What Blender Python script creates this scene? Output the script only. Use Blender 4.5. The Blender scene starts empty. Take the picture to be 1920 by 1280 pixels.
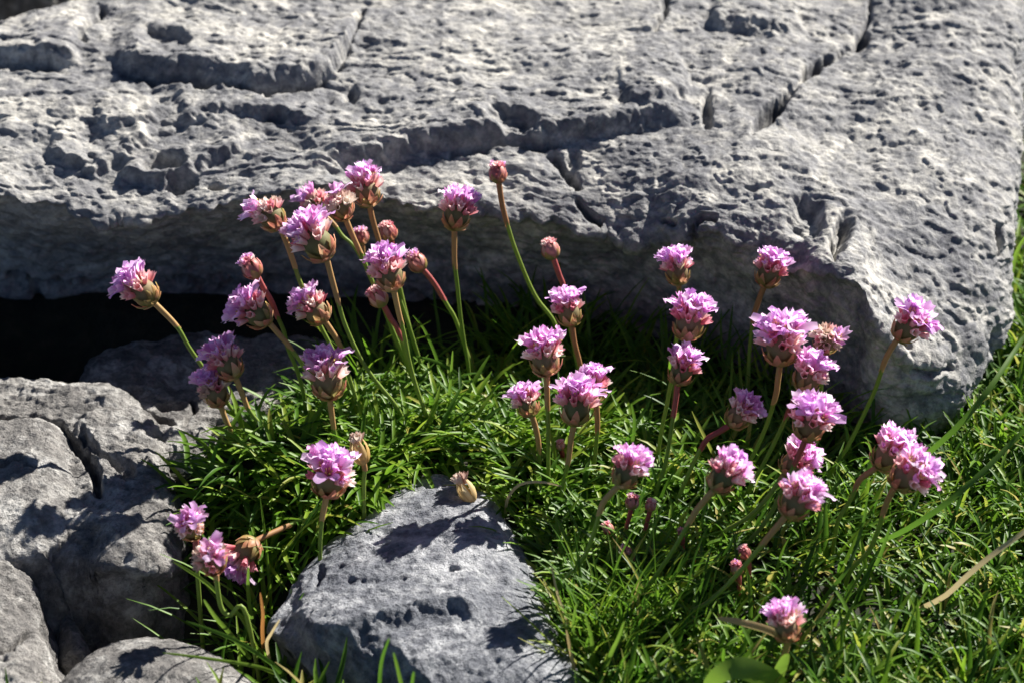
import bpy, math, random
import numpy as np
from mathutils import Vector, Matrix

# ------------------------------------------------------------------ camera, world, sun, exposure
SC = bpy.context.scene
COL = SC.collection
PITCH = math.radians(30.0)
DIST = 1.0                                   # metres from the lens to the middle of the flower cushion
PX = 0.42 / 1920.0                           # metres per photo pixel at that distance
SP, CP = math.sin(PITCH), math.cos(PITCH)
CAM = np.array([0.0, -DIST * CP, DIST * SP])
RT = np.array([1.0, 0.0, 0.0]); UP = np.array([0.0, SP, CP]); FW = np.array([0.0, CP, -SP])

cd = bpy.data.cameras.new("camera"); cam = bpy.data.objects.new("camera", cd); COL.objects.link(cam)
cam.location = CAM; cam.rotation_euler = (math.radians(90) - PITCH, 0, 0)
cd.sensor_width = 36.0; cd.lens = 18.0 / 0.21
cd.clip_start = 0.01; cd.clip_end = 500.0
cd.dof.use_dof = True; cd.dof.focus_distance = 0.875; cd.dof.aperture_fstop = 14.0
SC.camera = cam

SUN_DIR = Vector((0.567, 0.523, 0.637)).normalized()
w = bpy.data.worlds.new("World"); SC.world = w; w.use_nodes = True
nt = w.node_tree; nt.nodes.clear()
sky = nt.nodes.new("ShaderNodeTexSky"); sky.sky_type = 'NISHITA'; sky.sun_disc = False
sky.sun_elevation = math.asin(SUN_DIR.z)
sky.air_density = 0.38; sky.dust_density = 0.1
sky.sun_rotation = math.atan2(SUN_DIR.x, SUN_DIR.y)
bg = nt.nodes.new("ShaderNodeBackground"); bg.inputs[1].default_value = 0.05
wo = nt.nodes.new("ShaderNodeOutputWorld")
nt.links.new(sky.outputs[0], bg.inputs[0]); nt.links.new(bg.outputs[0], wo.inputs[0])

sl = bpy.data.lights.new("sun", 'SUN'); sl.energy = 5.0; sl.angle = math.radians(0.55); sl.color = (1.0, 0.955, 0.88)
so = bpy.data.objects.new("sun", sl); COL.objects.link(so)
so.rotation_euler = SUN_DIR.to_track_quat('Z', 'Y').to_euler(); so.location = (1, 1, 2)
SC.view_settings.view_transform = 'Standard'; SC.view_settings.look = 'None'
SC.view_settings.exposure = 1.3; SC.view_settings.gamma = 1.0
SC.view_settings.use_curve_mapping = False

RNG = np.random.default_rng(7); random.seed(7)

# ------------------------------------------------------------------ photo pixel <-> place
def ray(px, py):
    px = np.asarray(px, float); py = np.asarray(py, float)
    return FW + ((px - 960) * PX)[..., None] * RT - ((py - 640) * PX)[..., None] * UP
def at_y(px, py, y):
    d = ray(px, py); t = (np.asarray(y) - CAM[1]) / d[..., 1]
    return CAM + d * t[..., None]
def at_z(px, py, z):
    d = ray(px, py); t = (np.asarray(z) - CAM[2]) / d[..., 2]
    return CAM + d * t[..., None]
def to_px(P):
    q = P - CAM; f = q @ FW
    return 960 + (q @ RT) / f / PX, 640 - (q @ UP) / f / PX

# ------------------------------------------------------------------ noise in numpy
_perm = RNG.permutation(256); _perm = np.concatenate([_perm, _perm, _perm])
_grad = RNG.normal(size=(256, 3)); _grad /= np.linalg.norm(_grad, axis=1)[:, None]
def perlin(P):
    i = np.floor(P).astype(int); f = P - i; i &= 255
    u = f * f * f * (f * (f * 6 - 15) + 10)
    out = 0
    for dx in (0, 1):
        for dy in (0, 1):
            for dz in (0, 1):
                h = _perm[_perm[_perm[i[:, 0] + dx] + i[:, 1] + dy] + i[:, 2] + dz]
                g = _grad[h]
                dot = g[:, 0] * (f[:, 0] - dx) + g[:, 1] * (f[:, 1] - dy) + g[:, 2] * (f[:, 2] - dz)
                wgt = (u[:, 0] if dx else 1 - u[:, 0]) * (u[:, 1] if dy else 1 - u[:, 1]) * (u[:, 2] if dz else 1 - u[:, 2])
                out = out + dot * wgt
    return out * 1.5
def fbm(P, size, octv=4, gain=0.5, off=0.0):
    a, s, t = 1.0, 1.0 / size, 0
    for k in range(octv):
        t = t + a * perlin(P * s + off + 17.3 * k); a *= gain; s *= 2.03
    return t
def sstep(a, b, x):
    t = np.clip((x - a) / (b - a), 0, 1); return t * t * (3 - 2 * t)

# ------------------------------------------------------------------ object helpers
def tag(o, label=None, cat=None, group=None, kind=None):
    if label: o["label"] = label
    if cat: o["category"] = cat
    if group: o["group"] = group
    if kind: o["kind"] = kind
    return o
def mesh_np(name, V, F, mat, smooth=True):
    """V (n,3), F (m,3|4) -> mesh datablock"""
    me = bpy.data.meshes.new(name)
    V = np.asarray(V, np.float32); F = np.asarray(F, np.int32); k = F.shape[1]
    me.vertices.add(len(V)); me.vertices.foreach_set("co", V.ravel())
    me.loops.add(F.size); me.loops.foreach_set("vertex_index", F.ravel())
    me.polygons.add(len(F)); me.polygons.foreach_set("loop_start", np.arange(0, F.size, k, dtype=np.int32))
    me.polygons.foreach_set("loop_total", np.full(len(F), k, np.int32))
    me.update(calc_edges=True)
    if smooth: me.polygons.foreach_set("use_smooth", np.ones(len(F), bool))
    if mat: me.materials.append(mat)
    return me
def obj(name, data, parent=None, loc=None):
    o = bpy.data.objects.new(name, data); COL.objects.link(o)
    if parent: o.parent = parent
    if loc is not None: o.location = loc
    return o
def grid_faces(nr, nc):
    i = np.arange(nr * nc).reshape(nr, nc)
    return np.stack([i[:-1, :-1], i[:-1, 1:], i[1:, 1:], i[1:, :-1]], -1).reshape(-1, 4)
def catmull(P, t):
    """P (n, ...) control values, t in [0, n-1]"""
    n = len(P); k = np.clip(np.floor(t).astype(int), 0, n - 2); f = t - k
    f = f.reshape((-1,) + (1,) * (P.ndim - 1))
    p0 = P[np.clip(k - 1, 0, n - 1)]; p1 = P[k]; p2 = P[k + 1]; p3 = P[np.clip(k + 2, 0, n - 1)]
    return 0.5 * (2 * p1 + (p2 - p0) * f + (2 * p0 - 5 * p1 + 4 * p2 - p3) * f ** 2 + (3 * p1 - p0 - 3 * p2 + p3) * f ** 3)
def grid_normals(G):
    du = np.gradient(G, axis=1); dv = np.gradient(G, axis=0)
    n = np.cross(du, dv); n /= np.linalg.norm(n, axis=2)[..., None] + 1e-12
    return n

# ------------------------------------------------------------------ procedural materials
def mat_new(name):
    m = bpy.data.materials.new(name); m.use_nodes = True
    n = m.node_tree.nodes; n.clear()
    return m, n, m.node_tree.links
def ramp(n, stops):
    r = n.new("ShaderNodeValToRGB"); e = r.color_ramp.elements
    while len(e) < len(stops): e.new(0.5)
    for k, (p, c) in enumerate(stops): e[k].position = p; e[k].color = (*c, 1)
    return r
def rock_mat(name, dark, mid, light, warm, seed, bump=1.0):
    m, n, L = mat_new(name)
    tc = n.new("ShaderNodeTexCoord"); mp = n.new("ShaderNodeMapping"); mp.inputs[1].default_value = (seed, seed * .7, seed * .3)
    L.new(tc.outputs["Object"], mp.inputs[0])
    def noise(scale, det, rough=.6, dist=0.0):
        q = n.new("ShaderNodeTexNoise"); q.inputs["Scale"].default_value = scale; q.inputs["Detail"].default_value = det
        q.inputs["Roughness"].default_value = rough; q.inputs["Distortion"].default_value = dist
        L.new(mp.outputs[0], q.inputs["Vector"]); return q
    big = noise(16, 6, .65, .4); small = noise(170, 6, .7); patch = noise(38, 5, .7, .6); grit = noise(620, 4, .7)
    mix = n.new("ShaderNodeMath"); mix.operation = 'MULTIPLY_ADD'; mix.inputs[1].default_value = .6
    L.new(small.outputs[0], mix.inputs[0])
    s2 = n.new("ShaderNodeMath"); s2.operation = 'MULTIPLY'; s2.inputs[1].default_value = .4
    L.new(big.outputs[0], s2.inputs[0]); L.new(s2.outputs[0], mix.inputs[2])
    r = ramp(n, [(.36, dark), (.49, mid), (.60, light)]); L.new(mix.outputs[0], r.inputs[0])
    pr = ramp(n, [(.50, (0, 0, 0)), (.62, (1, 1, 1))]); L.new(patch.outputs[0], pr.inputs[0])
    gr = ramp(n, [(.38, (.3, .3, .3)), (.6, (1, 1, 1))]); L.new(small.outputs[0], gr.inputs[0])
    pm = n.new("ShaderNodeMath"); pm.operation = 'MULTIPLY'; L.new(pr.outputs[0], pm.inputs[0]); L.new(gr.outputs[0], pm.inputs[1])
    pm2 = n.new("ShaderNodeMath"); pm2.operation = 'MULTIPLY'; L.new(pm.outputs[0], pm2.inputs[0]); pm2.inputs[1].default_value = .8
    mc = n.new("ShaderNodeMix"); mc.data_type = 'RGBA'; L.new(pm2.outputs[0], mc.inputs[0]); L.new(r.outputs[0], mc.inputs[6])
    mc.inputs[7].default_value = (*warm, 1)
    gd = ramp(n, [(.28, (.55, .55, .57)), (.5, (1, 1, 1))]); L.new(grit.outputs[0], gd.inputs[0])
    mg = n.new("ShaderNodeMix"); mg.data_type = 'RGBA'; mg.blend_type = 'MULTIPLY'; mg.inputs[0].default_value = .8
    L.new(mc.outputs[2], mg.inputs[6]); L.new(gd.outputs[0], mg.inputs[7])
    b1 = n.new("ShaderNodeBump"); b1.inputs["Strength"].default_value = .65 * bump; b1.inputs["Distance"].default_value = .0022
    L.new(small.outputs[0], b1.inputs["Height"])
    b2 = n.new("ShaderNodeBump"); b2.inputs["Strength"].default_value = .8 * bump; b2.inputs["Distance"].default_value = .0009
    L.new(grit.outputs[0], b2.inputs["Height"]); L.new(b1.outputs[0], b2.inputs["Normal"])
    p = n.new("ShaderNodeBsdfPrincipled"); p.inputs["Roughness"].default_value = .82; p.inputs["Specular IOR Level"].default_value = .3
    L.new(mg.outputs[2], p.inputs["Base Color"]); L.new(b2.outputs[0], p.inputs["Normal"])
    o = n.new("ShaderNodeOutputMaterial"); L.new(p.outputs[0], o.inputs[0])
    return m
def leafy_mat(name, stops, transl=.4, rough=.4, attr=None, scale=60, grad=None, spec=.5):
    """stops: colour ramp driven by a per-leaf attribute or by object random + fine noise"""
    m, n, L = mat_new(name)
    tc = n.new("ShaderNodeTexCoord")
    q = n.new("ShaderNodeTexNoise"); q.inputs["Scale"].default_value = scale; q.inputs["Detail"].default_value = 3
    L.new(tc.outputs["Object"], q.inputs["Vector"])
    if attr:
        a = n.new("ShaderNodeAttribute"); a.attribute_name = attr; src = a.outputs["Fac"]
    else:
        a = n.new("ShaderNodeObjectInfo"); src = a.outputs["Random"]
    ma = n.new("ShaderNodeMath"); ma.operation = 'MULTIPLY_ADD'; ma.inputs[1].default_value = .3
    mb = n.new("ShaderNodeMath"); mb.operation = 'MULTIPLY'; mb.inputs[1].default_value = .7
    mc = n.new("ShaderNodeMath"); mc.operation = 'SUBTRACT'; mc.inputs[1].default_value = 0.0
    L.new(src, mb.inputs[0]); L.new(q.outputs[0], ma.inputs[0]); L.new(mb.outputs[0], ma.inputs[2])
    r = ramp(n, stops); L.new(ma.outputs[0], r.inputs[0]); col = r.outputs[0]
    if grad:                                  # colour change along the piece (attribute "along", 0 base .. 1 tip)
        ga = n.new("ShaderNodeAttribute"); ga.attribute_name = "along"
        gr = ramp(n, grad); L.new(ga.outputs["Fac"], gr.inputs[0])
        mm = n.new("ShaderNodeMix"); mm.data_type = 'RGBA'; mm.blend_type = 'MULTIPLY'; mm.inputs[0].default_value = 1
        L.new(col, mm.inputs[6]); L.new(gr.outputs[0], mm.inputs[7]); col = mm.outputs[2]
    p = n.new("ShaderNodeBsdfPrincipled"); p.inputs["Roughness"].default_value = rough; p.inputs["Specular IOR Level"].default_value = spec
    L.new(col, p.inputs["Base Color"])
    t = n.new("ShaderNodeBsdfTranslucent"); L.new(col, t.inputs[0])
    mx = n.new("ShaderNodeMixShader"); mx.inputs[0].default_value = transl
    L.new(p.outputs[0], mx.inputs[1]); L.new(t.outputs[0], mx.inputs[2])
    o = n.new("ShaderNodeOutputMaterial"); L.new(mx.outputs[0], o.inputs[0])
    return m

M_SLAB = rock_mat("slab_limestone", (.085, .087, .102), (.195, .195, .20), (.36, .35, .33), (.56, .535, .48), 3.1, .8)
M_ROCKA = rock_mat("left_limestone", (.085, .083, .083), (.18, .172, .165), (.34, .325, .305), (.62, .61, .585), 8.4, 2.3)
M_ROCKE = rock_mat("front_limestone", (.085, .092, .115), (.19, .20, .225), (.36, .37, .39), (.58, .59, .61), 5.7, 2.0)
def soil_mat():
    m, n, L = mat_new("soil")
    tc = n.new("ShaderNodeTexCoord"); q = n.new("ShaderNodeTexNoise"); q.inputs["Scale"].default_value = 120; q.inputs["Detail"].default_value = 6
    L.new(tc.outputs["Object"], q.inputs["Vector"])
    r = ramp(n, [(.3, (.006, .007, .004)), (.55, (.014, .016, .007)), (.75, (.035, .026, .014))]); L.new(q.outputs[0], r.inputs[0])
    p = n.new("ShaderNodeBsdfPrincipled"); p.inputs["Roughness"].default_value = .95; L.new(r.outputs[0], p.inputs["Base Color"])
    b = n.new("ShaderNodeBump"); b.inputs["Distance"].default_value = .003; L.new(q.outputs[0], b.inputs["Height"]); L.new(b.outputs[0], p.inputs["Normal"])
    o = n.new("ShaderNodeOutputMaterial"); L.new(p.outputs[0], o.inputs[0]); return m
M_SOIL = soil_mat()
GREEN = [(.05, (.030, .085, .009)), (.35, (.075, .18, .015)), (.6, (.175, .32, .022)), (.8, (.29, .39, .04)), (.93, (.36, .26, .07))]
M_LEAF = leafy_mat("thrift_leaf", GREEN, .5, .45, "tint", spec=.35)
M_TURF = leafy_mat("turf_leaf", [(.05, (.025, .07, .008)), (.35, (.065, .16, .014)), (.6, (.165, .30, .022)), (.76, (.29, .34, .045)), (.9, (.44, .33, .13))], .5, .45, "tint", spec=.35)
M_BLADE = leafy_mat("blade_green", [(.1, (.07, .16, .018)), (.8, (.17, .28, .035))], .45, .45, spec=.35)
M_STRAW = leafy_mat("blade_straw", [(.1, (.42, .30, .12)), (.8, (.55, .45, .25))], .35, .5)
M_RUST = leafy_mat("blade_rust", [(.1, (.30, .11, .03)), (.8, (.42, .20, .06))], .35, .5)
M_STEM = leafy_mat("stem_green", [(.1, (.16, .25, .035)), (.8, (.24, .33, .055))], .30, .5, scale=300)
M_SHEATH = leafy_mat("sheath_brown", [(.1, (.42, .20, .09)), (.8, (.60, .38, .15))], .35, .55, scale=400)
M_SHEATH_RED = leafy_mat("sheath_red", [(.1, (.36, .06, .06)), (.8, (.50, .13, .12))], .3, .5, scale=400)
M_PETAL = leafy_mat("petal_pink", [(.1, (.66, .24, .58)), (.4, (.80, .42, .73)), (.65, (.88, .56, .82)), (.85, (.94, .74, .91))], .68, .5, scale=200,
                    grad=[(0, (.95, .55, .72)), (.35, (.98, .85, .92)), (.7, (1.0, 1.0, 1.0)), (1, (1.15, 1.25, 1.15))], spec=.3)
M_PETALV = leafy_mat("petal_lilac", [(.1, (.62, .32, .70)), (.5, (.80, .50, .84)), (.85, (.92, .70, .93))], .68, .5, scale=200,
                     grad=[(0, (.95, .55, .72)), (.35, (.98, .85, .92)), (.7, (1.0, 1.0, 1.0)), (1, (1.15, 1.25, 1.15))], spec=.3)
M_CALYX = leafy_mat("calyx_rose", [(.15, (.60, .18, .24)), (.45, (.72, .42, .42)), (.8, (.82, .70, .64))], .42, .6, scale=500, spec=.2, grad=[(0, (.8, 1, .6)), (.4, (1.1, .75, .7)), (.72, (1.1, .95, .95)), (1, (1.35, 1.5, 1.5))])
M_CALYX_DRY = leafy_mat("calyx_dry", [(.15, (.55, .34, .28)), (.5, (.70, .55, .45)), (.85, (.82, .73, .64))], .35, .6, scale=500, spec=.2)
M_BRACT = leafy_mat("bract_green_rose", [(.12, (.24, .27, .08)), (.4, (.42, .36, .15)), (.6, (.52, .25, .17)), (.85, (.62, .50, .30))], .45, .5, scale=350,
                    grad=[(0, (.65, .85, .5)), (.55, (1, .95, .85)), (.85, (1.35, .9, .9)), (1, (1.7, 1.5, 1.5))])
M_BRACT_RED = leafy_mat("bract_red", [(.12, (.40, .08, .09)), (.5, (.52, .20, .18)), (.85, (.64, .38, .33))], .3, .5, scale=350,
                        grad=[(0, (.8, .9, .6)), (.6, (1, 1, 1)), (1, (1.2, 1.2, 1.15))])
M_BRACT_DRY = leafy_mat("bract_dry", [(.12, (.55, .34, .10)), (.85, (.78, .64, .38))], .35, .6, scale=350)
M_ANTHER = leafy_mat("anther_yellow", [(.1, (.72, .52, .10)), (.9, (.85, .70, .25))], .1, .6)
M_CORE = leafy_mat("receptacle", [(.1, (.14, .15, .05)), (.9, (.26, .18, .09))], .2, .7)

# ------------------------------------------------------------------ ground
HOLLOWS = [((430, 1150), .035, .030), ((150, 1130), .040, .035), ((60, 690), .035, .03), ((440, 1240), .03, .02)]
MOUND = [((700, 880), .075, .012), ((1250, 1000), .09, .004), ((470, 880), .03, .008)]
def ground_h(x, y):
    P = np.stack([x, y, np.zeros_like(x)], -1).reshape(-1, 3)
    h = (fbm(P, .06, 3) * .004 + fbm(P, .5, 2) * .02 * sstep(.4, 1.5, np.hypot(P[:, 0], P[:, 1]))).reshape(np.shape(x))
    for (p, r, d) in HOLLOWS:
        c = at_z(*p, 0.0); h = h - d * np.exp(-((x - c[0]) ** 2 + (y - c[1]) ** 2) / r ** 2)
    for (p, r, d) in MOUND:
        c = at_z(*p, 0.0); h = h + d * np.exp(-((x - c[0]) ** 2 + (y - c[1]) ** 2) / r ** 2)
    return h
_a = np.linspace(-1, 1, 321); _ax = np.sign(_a) * (np.abs(_a) * .5 + 60 * np.abs(_a) ** 9)
GX, GY = np.meshgrid(_ax, _ax); GZ = ground_h(GX, GY)
g = obj("ground", mesh_np("ground", np.stack([GX, GY, GZ], -1).reshape(-1, 3), grid_faces(321, 321), M_SOIL))
tag(g, kind="structure")

# ------------------------------------------------------------------ rocks
def seg_dist(qx, qy, pts):
    """distance to a polyline and signed side (positive = left of its direction in the photo, i.e. above a left-to-right line), plus 0..1 position"""
    pts = np.asarray(pts, float); best = np.full(qx.shape, 1e9); side = np.zeros(qx.shape); pos = np.zeros(qx.shape)
    ln = np.hypot(*(pts[1:] - pts[:-1]).T); cum = np.concatenate([[0], np.cumsum(ln)])
    for k in range(len(pts) - 1):
        ax, ay = pts[k]; bx, by = pts[k + 1]; dx, dy = bx - ax, by - ay
        t = np.clip(((qx - ax) * dx + (qy - ay) * dy) / (dx * dx + dy * dy), 0, 1)
        ex, ey = qx - ax - t * dx, qy - ay - t * dy; d = np.hypot(ex, ey)
        s = -(dx * ey - dy * ex); m = d < best
        best = np.where(m, d, best); side = np.where(m, np.sign(s), side); pos = np.where(m, (cum[k] + t * ln[k]) / cum[-1], pos)
    return best, side, pos
def apply_feats(qx, qy, feats, jitter):
    """feature displacement in metres along the normal; feature places are given in photo pixels on the rock's face"""
    D = np.zeros(qx.shape)
    jx, jy = jitter
    for f in feats:
        k = f[0]; x = qx + jx * f[-1]; y = qy + jy * f[-1]
        if k == "ledge":                      # (kind, pts, H, rise_px, falloff_px, jitter): ground rises on the upper side
            _, pts, H, wr, fall, _j = f
            d, s, p = seg_dist(x, y, pts); end = sstep(0, .12, p) * sstep(0, .12, 1 - p)
            up = np.where(s > 0, sstep(0, wr, d) * np.exp(-np.maximum(d - wr, 0) / fall), 0)
            D += H * up * end
        elif k == "crack":                    # (kind, pts, depth, width_px, jitter)
            _, pts, dep, wd, _j = f
            d, s, p = seg_dist(x, y, pts); end = sstep(0, .06, p) * sstep(0, .06, 1 - p)
            D -= dep * end * (1 - sstep(.25 * wd, wd, d))
        elif k == "pit":                      # (kind, (cx,cy), rx, ry, angle, depth, jitter)
            _, (cx, cy), rx, ry, an, dep, _j = f
            c, s_ = math.cos(math.radians(an)), math.sin(math.radians(an))
            u = ((x - cx) * c + (y - cy) * s_) / rx; v = (-(x - cx) * s_ + (y - cy) * c) / ry
            D -= dep * (1 - sstep(.45, 1.0, np.hypot(u, v)))
        elif k == "slope":                    # (kind, pts, drop per px on the lower side, limit_px, jitter)
            _, pts, kk, lim, _j = f
            d, s, p = seg_dist(x, y, pts)
            D -= np.where(s < 0, kk * np.minimum(d, lim), 0)
    return D
def rock_noise(P, seed, coarse, mid, fine, terr=0.0, stretch=(1, 1, 1)):
    Q = P * np.asarray(stretch) + seed
    n = coarse * fbm(Q, .045, 3)
    r = 1 - np.abs(fbm(Q, .016, 3, .55, 3.3)); n += mid * (r - .75) * .8
    n += mid * .7 * fbm(Q, .012, 3, .6, 9.1)
    n += fine * fbm(Q, .0042, 3, .65, 5.5)
    pit = fbm(Q, .0085, 2, .5, 21.0); n -= fine * 2.0 * sstep(.45, .8, pit) * sstep(-.1, .4, fbm(Q, .06, 2, .5, 63.0))
    h = fbm(Q * np.array([.7, 1.3, 1.3]), .06, 5, .6, 90.0) * 3.0 + fbm(Q, .005, 3, .6, 12.0) * .25
    k = np.floor(h); fr = h - k
    n += terr * (k + sstep(0, .3, fr) - h * .4)
    return n
def finish_rock(name, G, mat, label, amp, feats, seed, stretch=(1, 1, 1)):
    nr, nc = G.shape[:2]
    N = grid_normals(G); N *= np.where((N @ (np.array([0, -.5, .85])))[..., None].mean() < 0, -1, 1)
    P = G.reshape(-1, 3); qx, qy = to_px(P)
    jx = fbm(P, .014, 3, .6, 31.0) * 9 + fbm(P, .004, 2, .6, 77.0) * 3.5; jy = fbm(P, .014, 3, .6, 53.0) * 9 + fbm(P, .004, 2, .6, 41.0) * 3.5
    D = rock_noise(P, seed, *amp, stretch=stretch) + apply_feats(qx, qy, feats, (jx, jy))
    V = P + N.reshape(-1, 3) * D[:, None]
    org = np.array([V[:, 0].mean(), V[:, 1].mean(), 0.0])
    o = obj(name, mesh_np(name, V - org, grid_faces(nr, nc), mat), loc=org)
    tag(o, label, "rock"); return o, V.reshape(nr, nc, 3)

# --- the big slab: control net (pixel x, pixel y, world y in metres), rows from the back to the underside
top_cols = [-260, -60, 110, 270, 430, 590, 760, 920, 1080, 1220, 1330, 1450]
def row(pys, ys, right, cols=top_cols):
    if np.isscalar(pys): pys = [pys] * len(cols)
    if np.isscalar(ys): ys = [ys] * len(cols)
    return [(c, p, y) for c, p, y in zip(cols, pys, ys)] + right
net = [
    row([150, 130, 70, -20, -110] + [-170] * 7, .215, [(1590, -170, .215), (1720, -170, .21), (1830, -170, .21), (1922, -165, .215)]),
    row([84, 66, 20, -20, -10] + [0] * 7, [.12, .122, .125, .14] + [.13] * 8, [(1590, 5, .13), (1715, 5, .125), (1825, 10, .12), (1912, 12, .13)]),
    row([140, 140, 140] + [140] * 9, .068, [(1580, 170, .062), (1705, 190, .05), (1820, 220, .045), (1912, 215, .062)]),
    row([260, 260, 270] + [275, 275, 278, 282, 284, 286, 290, 300, 320], [.022] * 4 + [.02, .018] + [.017] * 3 + [.012, .006, -.004],
        [(1570, 360, -.012), (1690, 420, -.022), (1800, 440, -.02), (1893, 420, .0)]),
    row([345, 348, 384, 398, 378, 352, 386, 400, 420, 440, 434, 498], [-.012] * 8 + [-.015, -.02, -.03, -.046],
        [(1592, 505, -.066), (1668, 610, -.076), (1776, 640, -.066), (1880, 610, -.035)]),
    row([362, 366, 402, 416, 396, 372, 404, 418, 440, 458, 462, 524], [-.004] * 8 + [-.008, -.012, -.023, -.041],
        [(1600, 548, -.067), (1655, 655, -.079), (1755, 735, -.076), (1838, 700, -.054)]),
    row([440, 450, 480, 490, 480, 470, 480, 490, 510, 540, 560, 600], [.032] * 6 + [.028, .022, .014, .004, -.012, -.033],
        [(1590, 660, -.063), (1648, 745, -.078), (1740, 800, -.079), (1800, 765, -.062)]),
    row([560, 570, 585, 590, 590, 585, 590, 600, 620, 640, 660, 690], [.044] * 6 + [.037, .030, .02, .008, -.008, -.03],
        [(1570, 770, -.055), (1635, 830, -.07), (1710, 865, -.074), (1765, 830, -.06)]),
    row([660, 660, 650, 640, 640, 640, 650, 670, 700, 730, 750, 770], [.05] * 6 + [.044, .036, .026, .014, -.003, -.024],
        [(1560, 850, -.045), (1625, 900, -.06), (1700, 915, -.066), (1750, 880, -.055)]),
]
NET = np.array([[at_y(a, b, c) for (a, b, c) in r] for r in net])
far1 = NET[:, -1] + np.array([.006, .05, -.02]); far2 = NET[:, -1] + np.array([-.02, .11, -.09])
lf1 = NET[:, 0] + np.array([-.10, .01, -.015]); lf2 = NET[:, 0] + np.array([-.15, .05, -.14])
NET = np.concatenate([lf2[:, None], lf1[:, None], NET, far1[:, None], far2[:, None]], 1)
back = NET[:1] + np.array([0, .08, -.06]); back2 = NET[:1] + np.array([0, .10, -.2])
under = NET[-1:] + np.array([0, .04, -.05])
NET = np.concatenate([back2, back, NET, under], 0)
segs_r = [6, 20, 70, 110, 105, 110, 34, 60, 60, 36, 10]
tr = np.concatenate([k + np.arange(s) / s for k, s in enumerate(segs_r)] + [[len(segs_r)]])
nC = NET.shape[1]; segs_c = [10, 16, 18] + [46] * (nC - 6) + [18, 8]
tcp = np.concatenate([k + np.arange(s) / s for k, s in enumerate(segs_c)] + [[len(segs_c)]])
G = catmull(NET, tr); G = np.swapaxes(catmull(np.swapaxes(G, 0, 1), tcp), 0, 1)
_w = np.exp(-((tr - 6.25) / .55) ** 2)[:, None]
_q = np.stack([G[..., 0], 0 * G[..., 0], 0 * G[..., 0]], -1).reshape(-1, 3)
_s = (fbm(_q, .035, 2, .6, 4.4) * .005 + fbm(_q, .010, 3, .6, 8.8) * .003).reshape(G.shape[:2])
G[..., 1] += _w * _s; G[..., 2] += _w * _s * .45
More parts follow.
